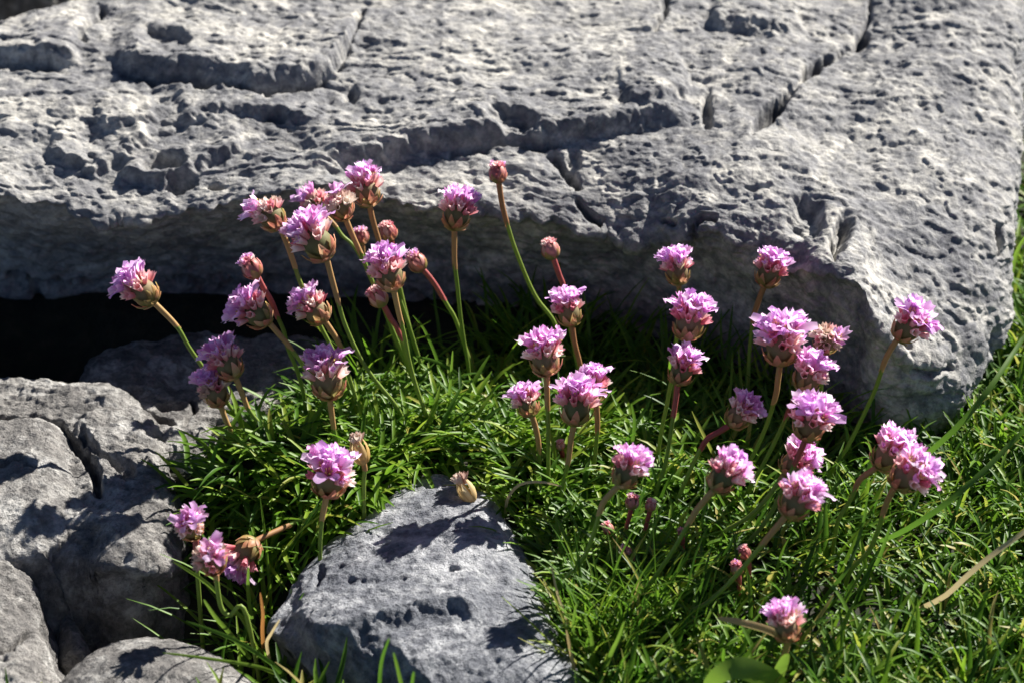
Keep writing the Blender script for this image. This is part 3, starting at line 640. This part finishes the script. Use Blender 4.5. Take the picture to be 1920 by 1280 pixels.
# left group over the dark overhang
f((255, 535), 78, [(287, 566), (330, 610), (355, 652), (383, 692), (420, 745), (455, 800)], "outermost pink thrift flower leaning left, alone against the dark overhang", bias=(-.5, .8, .2), tilt=.15)
f((418, 672), 74, [(441, 705), (455, 740), (468, 770), (495, 802), (530, 838)], "pink thrift flower with red calyx leaning left, just above a paler one", bias=(-.7, .7, .1), openness=0.45, tilt=.05)
f((398, 722), 68, [(413, 757), (425, 790), (448, 838)], "pale thrift flower with brown calyx above the lit rock edge", kind="pale", openness=0.3, bias=(-.7, .7, .2), tilt=.2, sheath=55)
f((465, 493), 52, [(482, 516), (492, 536), (509, 565), (521, 595), (532, 620), (540, 653), (558, 697), (571, 749), (572, 792)], "small half-open thrift head on a reddish stalk, above two pink flowers", kind="bud", openness=.8, red=True, tilt=.2, sheath=85)
f((470, 580), 76, [(502, 602), (521, 624), (540, 646), (569, 686), (602, 745), (640, 815)], "pink thrift flower facing left with loose petals, stalk crossing another", bias=(-.8, .4, .3), tilt=.25, openness=.7)
f((503, 400), 72, [(525, 425), (540, 462), (554, 503), (564, 532), (602, 613), (621, 650), (650, 715), (675, 790)], "fading cream thrift head with one pink petal tuft pointing left", kind="pale", openness=0.12, bias=(-.95, .3, .1), tilt=.1, sheath=80)
f((578, 568), 70, [(608, 600), (628, 630), (639, 652), (643, 672), (654, 705), (668, 749), (679, 800)], "pink thrift flower nodding left on a bent brown stalk, below the largest head", bias=(-.5, .8, .1), openness=.7, tilt=.12, sheath=85)
f((587, 445), 88, [(612, 482), (621, 518), (632, 558), (646, 606), (672, 664), (700, 708), (747, 767), (765, 818)], "large thrift head with bright lilac petals hanging over its left side", bias=(-.7, .7, .1), openness=0.48, tilt=.1, sheath=85)
f((590, 378), 64, [(606, 402), (626, 420), (642, 442), (666, 466), (700, 530), (735, 620), (760, 700)], "blurred cream seed head tucked behind its twin", kind="pale", openness=0.02, tilt=.5, dy=.012, sheath=30, thick=.8)
f((637, 383), 64, [(647, 408), (662, 444), (679, 481), (692, 514), (712, 560), (745, 640), (775, 710), (813, 760)], "cream faded thrift head on a green stalk in front of its blurred twin", kind="pale", openness=0.04, tilt=.3, sheath=70)
f((683, 340), 72, [(693, 383), (697, 405), (706, 437), (717, 470), (743, 543), (758, 585), (776, 640), (800, 720)], "tall pink thrift flower with red striped calyx, highest of its cluster", bias=(-.3, .95, .1), openness=.7, tilt=.05, sheath=75)
f((724, 423), 46, [(733, 448), (738, 480), (750, 540), (775, 640), (800, 710)], "round rosy bud close behind the tallest pink flower's stalk", kind="bud", openness=.2, red=True, tilt=.2, dy=.006)
f((726, 502), 76, [(738, 541), (747, 584), (758, 628), (767, 675), (780, 723), (800, 778), (818, 815)], "thrift flower with cream calyx and two lilac petal tufts, among the buds", bias=(-.35, .9, 0), openness=0.32, tilt=.08, sheath=70)
f((699, 545), 50, [(718, 570), (732, 596), (747, 621), (768, 690), (795, 770)], "closed rosy bud on a crimson stalk touching the cream-calyx flower's stalk", kind="bud", openness=.1, red=True, tilt=.15, sheath=75)
f((770, 478), 50, [(792, 504), (806, 520), (820, 540), (839, 573), (853, 597), (872, 650), (890, 705)], "mauve half-open bud on a crimson stalk leaning left", kind="bud", openness=.7, red=True, tilt=.2, sheath=70)
f((860, 384), 74, [(852, 427), (852, 488), (857, 532), (863, 591), (870, 639), (877, 679), (881, 720)], "upright thrift flower with lilac petals spilling right, against the slab's lit lip", bias=(.25, .95, .1), openness=0.42, tilt=.05, sheath=75)
f((931, 307), 48, [(935, 340), (942, 386), (956, 437), (967, 470), (989, 525), (1008, 562), (1037, 600), (1050, 640), (1060, 700)], "tallest bud, red-striped and closed, alone against the sunlit slab", kind="bud", openness=.25, tilt=.05, sheath=85)
f((1027, 452), 48, [(1037, 482), (1048, 514), (1057, 540), (1066, 600), (1078, 660), (1090, 730)], "closed rosy bud on a red stalk behind a pink flower", kind="bud", openness=.1, red=True, tilt=.1, sheath=80)
f((1063, 567), 64, [(1072, 607), (1077, 642), (1088, 686), (1094, 725), (1105, 800)], "narrow upright pink thrift flower right below a rosy bud", bias=(-.25, .95, .1), openness=.6, tilt=.08, sheath=80)
f((1021, 660), 76, [(1025, 699), (1026, 753), (1028, 797), (1028, 863), (1028, 905)], "mauve thrift flower with long petals over the middle of the cushion", bias=(-.4, .9, .2), openness=.75, tilt=.2, sheath=65)
f((984, 745), 56, [(996, 776), (1004, 800), (1010, 835), (1012, 885)], "small pink thrift flower with green-red cup beside a straight green stalk", bias=(-.3, .9, 0), openness=0.42, tilt=0, sheath=70)
f((1083, 752), 80, [(1077, 792), (1070, 826), (1065, 866), (1050, 935)], "broad pink thrift flower with spread petals overlapping another behind it", bias=(0, .95, .2), openness=.75, tilt=.12, sheath=80)
f((1112, 715), 62, [(1117, 750), (1120, 790), (1118, 830), (1112, 885)], "pink thrift flower half hidden behind the broad spread one", bias=(0, .95, .2), openness=.75, tilt=.15, dy=.0)
# middle right
f((1270, 494), 64, [(1272, 530), (1274, 560), (1270, 620), (1266, 660), (1262, 760)], "pink thrift flower with red calyx above two stacked below it", bias=(-.1, .98, 0), openness=.65, tilt=.05, sheath=12)
f((1296, 592), 78, [(1287, 634), (1275, 665), (1264, 696), (1257, 722), (1250, 760), (1242, 797), (1231, 870)], "full pink thrift flower whose brown stalk crosses a lower bloom", bias=(.3, .9, .2), openness=.8, tilt=.1, sheath=80)
f((1284, 682), 64, [(1271, 717), (1268, 740), (1262, 782), (1253, 841), (1246, 875), (1230, 925)], "pink thrift flower partly covered by a neighbour's brown stalk", bias=(.2, .9, .2), openness=.6, tilt=.1, dy=.006, sheath=55, red=True)
f((1449, 495), 68, [(1434, 534), (1418, 576), (1411, 606), (1405, 664), (1402, 735)], "pink thrift flower with pointed green bract, high against the lit slab corner", bias=(.1, .95, .2), openness=.7, tilt=.15, sheath=75)
f((1467, 637), 88, [(1463, 680), (1458, 715), (1455, 738), (1440, 789), (1418, 841), (1385, 905)], "largest bright pink flower in front of the slab's shaded block", bias=(0, .9, .4), openness=.88, tilt=.35, sheath=75)
f((1552, 627), 62, [(1545, 655), (1541, 700), (1538, 750), (1532, 820), (1515, 890)], "pale pink thrift flower showing one round floret, facing forward", kind="pale", openness=0.1, bias=(.5, 0, .9), tilt=.8, sheath=15)
f((1524, 693), 70, [(1502, 728), (1484, 760), (1462, 808), (1433, 866), (1400, 925)], "pink thrift flower with yellow anthers on a reddish stalk, beside the largest bloom", bias=(.5, .8, .3), openness=.7, tilt=.25, red=True)
f((1524, 782), 76, [(1512, 820), (1490, 870), (1466, 920), (1448, 957), (1426, 990), (1400, 1022)], "ragged pink thrift flower between two others in the leaning column", bias=(.4, .8, .3), openness=.72, tilt=.4, sheath=50, red=True)
f((1506, 851), 66, [(1474, 884), (1455, 910), (1440, 931), (1404, 968), (1355, 1000)], "pink thrift flower with a stalk sweeping left, just above the lowest of the column", bias=(.5, .8, .3), openness=.7, tilt=.3, sheath=20)
f((1503, 926), 74, [(1477, 963), (1448, 997), (1418, 1034), (1374, 1085), (1330, 1126), (1293, 1151)], "lowest pink flower of the leaning column, on a long brown-topped stalk", bias=(.5, .8, .3), openness=.75, tilt=.25)
f((1369, 879), 68, [(1341, 915), (1308, 953), (1286, 990), (1260, 1034), (1227, 1082), (1195, 1120)], "pink thrift flower with cream-green cup leaning right over dark leaves", bias=(.3, .9, .2), openness=.6, tilt=.1, sheath=75)
f((1399, 764), 62, [(1371, 795), (1350, 808), (1326, 823), (1308, 852), (1293, 883), (1268, 945)], "pink thrift flower on an elbowed stalk with a purple joint", bias=(.5, .8, .2), openness=.7, tilt=.2, red=True, sheath=70)
f((1187, 868), 66, [(1163, 908), (1145, 925), (1129, 946), (1114, 997), (1092, 1049), (1050, 1098)], "pink thrift flower on a long curved stalk above small dark buds", bias=(.2, .95, .1), openness=.6, tilt=.1, sheath=65)
f((1712, 603), 74, [(1685, 632), (1661, 672), (1642, 727), (1617, 782), (1587, 841), (1565, 872)], "pink thrift flower facing away right, alone on a tall stalk by the slab's sunny end", bias=(.8, .5, .3), openness=.65, tilt=.45)
f((1680, 838), 76, [(1648, 874), (1613, 898), (1595, 935), (1573, 972), (1565, 1008)], "pink thrift flower merging with a second bloom, stalk bent like a hook", bias=(.4, .8, .4), openness=.75, tilt=.3, sheath=55)
f((1716, 880), 76, [(1680, 908), (1661, 946), (1646, 994), (1628, 1034), (1595, 1070)], "lower right bloom of a merged pink pair, on a long brown-topped stalk", bias=(.7, .5, .4), openness=.8, tilt=.45, dy=-.008)
f((1474, 1163), 62, [(1478, 1198), (1470, 1229), (1452, 1268)], "small pale lilac thrift flower with dry brown cup, low in the turf", bias=(.1, .95, .1), openness=0.4, tilt=.05, kind="full", sheath=60)
# left front
f((612, 704), 86, [(618, 744), (622, 775), (626, 804), (633, 843), (640, 880)], "pink thrift flower with neat bowl-shaped cup, upright above the cushion's left side", bias=(0, .98, .15), openness=.8, tilt=.12)
f((619, 893), 84, [(613, 925), (608, 950), (604, 972), (600, 1022)], "fully open thrift flower with yellow anthers beside the boulder", bias=(0, .7, .7), openness=1.0, tilt=.45, sheath=50)
f((351, 975), 58, [(366, 1003), (368, 1030), (370, 1072)], "rosy half-open thrift flower hanging at the edge of the cracked rock", kind="pale", openness=0.14, bias=(.2, .5, .8), tilt=.7, red=True, sheath=40)
f((393, 1036), 64, [(404, 1066), (408, 1104), (415, 1138), (430, 1153), (462, 1152)], "sparse brown thrift head with two open pink florets on a hooked stalk", kind="pale", openness=0.12, bias=(.1, .9, .6), tilt=.8, sheath=25)
f((450, 1046), 72, [(478, 1014), (500, 1003), (529, 990), (573, 968), (617, 946)], "nodding thrift flower hanging head down with blue-lilac petals", bias=(-.4, -.9, .1), openness=.7, tilt=.0, sheath=70, dy=-.022)
f((668, 828), 58, [(680, 862), (684, 880), (682, 905)], "dry straw-coloured dead thrift head above the cushion", kind="dead", tilt=.1, sheath=20, zb=.024)
f((676, 436), 40, [(680, 455), (688, 500), (720, 580), (750, 680)], "dim purple bud deep in the shade behind the flower cluster", kind="bud", openness=.6, dy=.014, thick=.7, sheath=20)
# little buds down in the leaves
BG = "small red buds among the leaves"
def bud(head, w, stem, label, red=True): f(head, w, stem, label, kind="bud", openness=.05, red=red, sheath=40, cat="bud", group=BG, name="thrift_bud", tilt=.3, thick=.8)
bud((1187, 930), 34, [(1184, 950), (1178, 975), (1168, 1010)], "pink-tipped bud directly under a flower with a long curved stalk")
bud((1222, 937), 28, [(1219, 954), (1213, 980), (1205, 1012)], "dull brown-red bud beside the pink-tipped one")
bud((1137, 985), 28, [(1144, 996), (1150, 1004), (1156, 1014)], "dark crimson bud lying in the leaves left of the dull one")
bud((1170, 1031), 30, [(1180, 1040), (1186, 1046), (1194, 1056)], "dark crimson bud lying lower in the leaves, below its like")
bud((1276, 990), 20, [(1279, 1002), (1280, 1012), (1280, 1024)], "tiny red bud beside a leaning green stalk")
bud((1392, 1026), 30, [(1400, 1042), (1405, 1060), (1404, 1082)], "upper of two bright red buds close together in the turf")
bud((1380, 1056), 32, [(1384, 1074), (1386, 1086), (1386, 1100)], "lower and rounder of two bright red buds in the turf")
bud((1050, 826), 24, [(1052, 840), (1054, 850), (1056, 864)], "small dull pink bud down among the cushion's green leaves")
f((866, 905), 60, [(884, 935), (888, 945), (892, 955)], "swollen brown withered bud with a papery point at the boulder's top", kind="dead", tilt=.1, sheath=0, zb=.012, cat="bud", group=BG, name="withered_bud")

# ------------------------------------------------------------------ single blades one can pick out
def blade(pts, zs, width, mat, label, group="single blades", cat="blade", name="grass_strand", fold=.35):  # single grass blades and true stalks share this default object name
    pts = np.array(pts, float); P = at_z(pts[:, 0], pts[:, 1], np.interp(np.linspace(0, 1, len(pts)), np.linspace(0, 1, len(zs)), zs))
    D = catmull(P, np.linspace(0, len(P) - 1, 15)); s = np.linspace(0, 1, 15)
    T = np.gradient(D, axis=0); T /= np.linalg.norm(T, axis=1)[:, None]
    side = np.cross(T, FW); side /= np.linalg.norm(side, axis=1)[:, None]; side = side * .85 + np.array([.3, .3, .3]) * .4; side -= T * (side * T).sum(1)[:, None]; side /= np.linalg.norm(side, axis=1)[:, None]
    nor = np.cross(side, T); wd = width * MM * .5 * np.sqrt(np.clip(1.03 - (1 - s) ** 3, 0, 1))
    org = D[-1].copy()
    V = np.stack([D - side * wd[:, None] + nor * (wd * fold)[:, None], D, D + side * wd[:, None] + nor * (wd * fold)[:, None]], 1) - org
    o = obj(name, mesh_np(name, V.reshape(-1, 3), grid_faces(15, 3), mat), loc=org); tag(o, label, cat, group); return o
b = blade                                     # points run from the tip to the root
b([(349, 1164), (415, 1188), (459, 1210), (514, 1247), (535, 1275)], [.035, -.006], 1.5, M_BLADE, "long green blade reaching left across the dark gap, below a shorter one")
b([(325, 1052), (378, 1085), (415, 1118), (444, 1148), (480, 1180)], [.035, -.006], 1.5, M_BLADE, "green blade slanting behind the hooked stalk")
b([(382, 1123), (405, 1158), (430, 1186), (470, 1235)], [.035, -.008], 1.6, M_BLADE, "stout green blade pointing up left out of the gap")
b([(305, 1223), (404, 1236), (485, 1250), (530, 1268)], [.024, -.006], 1.3, M_BLADE, "thin green blade lying over the smooth round-topped stone")
b([(488, 1110), (493, 1150), (492, 1180), (494, 1215)], [.03, -.006], 1.3, M_RUST, "rust-brown blade standing at the boulder's left foot")
b([(466, 1062), (465, 1100), (468, 1135), (472, 1160)], [.03, -.006], 1.4, M_BLADE, "upright green blade below the nodding flower")
b([(525, 1160), (508, 1188), (500, 1205), (505, 1235)], [.028, -.006], 1.1, M_STRAW, "pale straw blade against the boulder's shaded left foot")
b([(730, 1195), (716, 1238), (712, 1290), (716, 1350)], [.05, .0], 1.3, M_BLADE, "dark thin blade curving up in front of the boulder")
b([(738, 1222), (748, 1262), (756, 1300), (765, 1350)], [.045, .0], 1.4, M_BLADE, "bright green blade in front of the boulder beside the dark thin one")
b([(776, 1258), (772, 1290), (768, 1345)], [.04, .0], 1.3, M_BLADE, "shortest green blade tip in front of the boulder")
b([(1054, 911), (1015, 903), (975, 908), (952, 935), (947, 975)], [.03, .03, .028, .02, .004], 1.1, M_STRAW, "arched straw-yellow blade curling over the leaves")
b([(1171, 1163), (1160, 1195), (1148, 1220), (1128, 1268), (1118, 1300)], [.045, 0], 1.5, M_BLADE, "tall green blade leaning right beside the boulder's lower edge")
b([(1096, 1148), (1108, 1190), (1113, 1235), (1114, 1285)], [.04, 0], 1.4, M_BLADE, "upright green blade between the boulder and the leaning one")
b([(1081, 1130), (1075, 1170), (1078, 1205), (1086, 1250)], [.035, 0], 1.3, M_BLADE, "slender green blade brushing the boulder's edge")
b([(1034, 1060), (1045, 1110), (1062, 1160), (1075, 1215)], [.035, 0], 1.0, M_STRAW, "straw stalk running down along the boulder's right edge")
b([(1062, 1180), (1070, 1220), (1078, 1262), (1080, 1290)], [.03, 0], 1.3, M_STRAW, "yellow-orange blade at the boulder's lower right corner")
b([(1204, 1205), (1216, 1235), (1230, 1270), (1240, 1300)], [.035, 0], 1.4, M_BLADE, "green blade leaning left in the front turf")
b([(774, 591), (792, 612), (806, 640), (820, 676), (826, 710)], [.06, .012], 1.2, M_BLADE, "thin lit blade in the shade between two flower stalks")
b([(849, 657), (846, 700), (842, 745), (836, 800)], [.05, .01], 1.2, M_BLADE, "straight upright blade in the middle of the shaded cushion")
b([(780, 668), (812, 676), (845, 692), (880, 720)], [.04, .012], 1.5, M_BLADE, "arched blade crossing the straight upright one")
b([(1184, 756), (1190, 790), (1186, 830), (1180, 860)], [.04, .006], 1.4, M_BLADE, "short lit blade right of the half hidden flower")
SG = "long bent grass stalks"
b([(1960, 590), (1920, 632), (1859, 723), (1800, 795), (1740, 850), (1700, 880)], [.06, .05, .03, .005], 2.2, M_BLADE, "long thick grass stalk slanting past the slab's right foot", SG, "grass stalk", "grass_strand")
b([(1960, 775), (1914, 812), (1844, 883), (1771, 946), (1697, 994), (1640, 1020)], [.06, .045, .03, .005], 2.1, M_BLADE, "long green grass stalk running parallel below the first one", SG, "grass stalk", "grass_strand")
b([(1960, 965), (1920, 997), (1863, 1038), (1815, 1078), (1771, 1118), (1715, 1146)], [.045, .03, .004], 2.0, M_STRAW, "brownish grass stalk lowest of the slanting stalks", SG, "grass stalk", "grass_strand")
b([(1626, 931), (1622, 965), (1613, 1000), (1591, 1063), (1558, 1105), (1528, 1146)], [.045, .004], 1.4, M_BLADE, "thin bright green stalk curving beside the merged pink pair's stalk", SG, "grass stalk", "grass_strand")
b([(1672, 978), (1660, 1015), (1648, 1048), (1633, 1074)], [.035, .006], 1.5, M_BLADE, "short bright green stalk beneath the merged pink pair", SG, "grass stalk", "grass_strand")
b([(1925, 440), (1905, 480), (1893, 540), (1890, 600)], [.05, .0], 2.4, M_BLADE, "broad upright green blade beyond the slab's right end", SG, "grass stalk", "grass_strand")
b([(1345, 1158), (1390, 1166), (1440, 1180), (1470, 1195)], [.03, .022], 2.6, M_STRAW, "flat pale straw lying behind the low lilac flower")
b([(1320, 1290), (1352, 1262), (1392, 1252), (1440, 1272), (1470, 1300)], [.02, .03, .028, .005], 7.5, M_BLADE, "broad smooth green leaf at the front of the turf", None, "weed", "broad_leaf", fold=.15)  # one single leaf, like the next, not a whole plant
b([(1475, 1225), (1466, 1250), (1456, 1275), (1450, 1310)], [.035, 0], 5.0, M_BLADE, "pointed green leaf behind the broad smooth one", None, "weed", "broad_leaf", fold=.2)
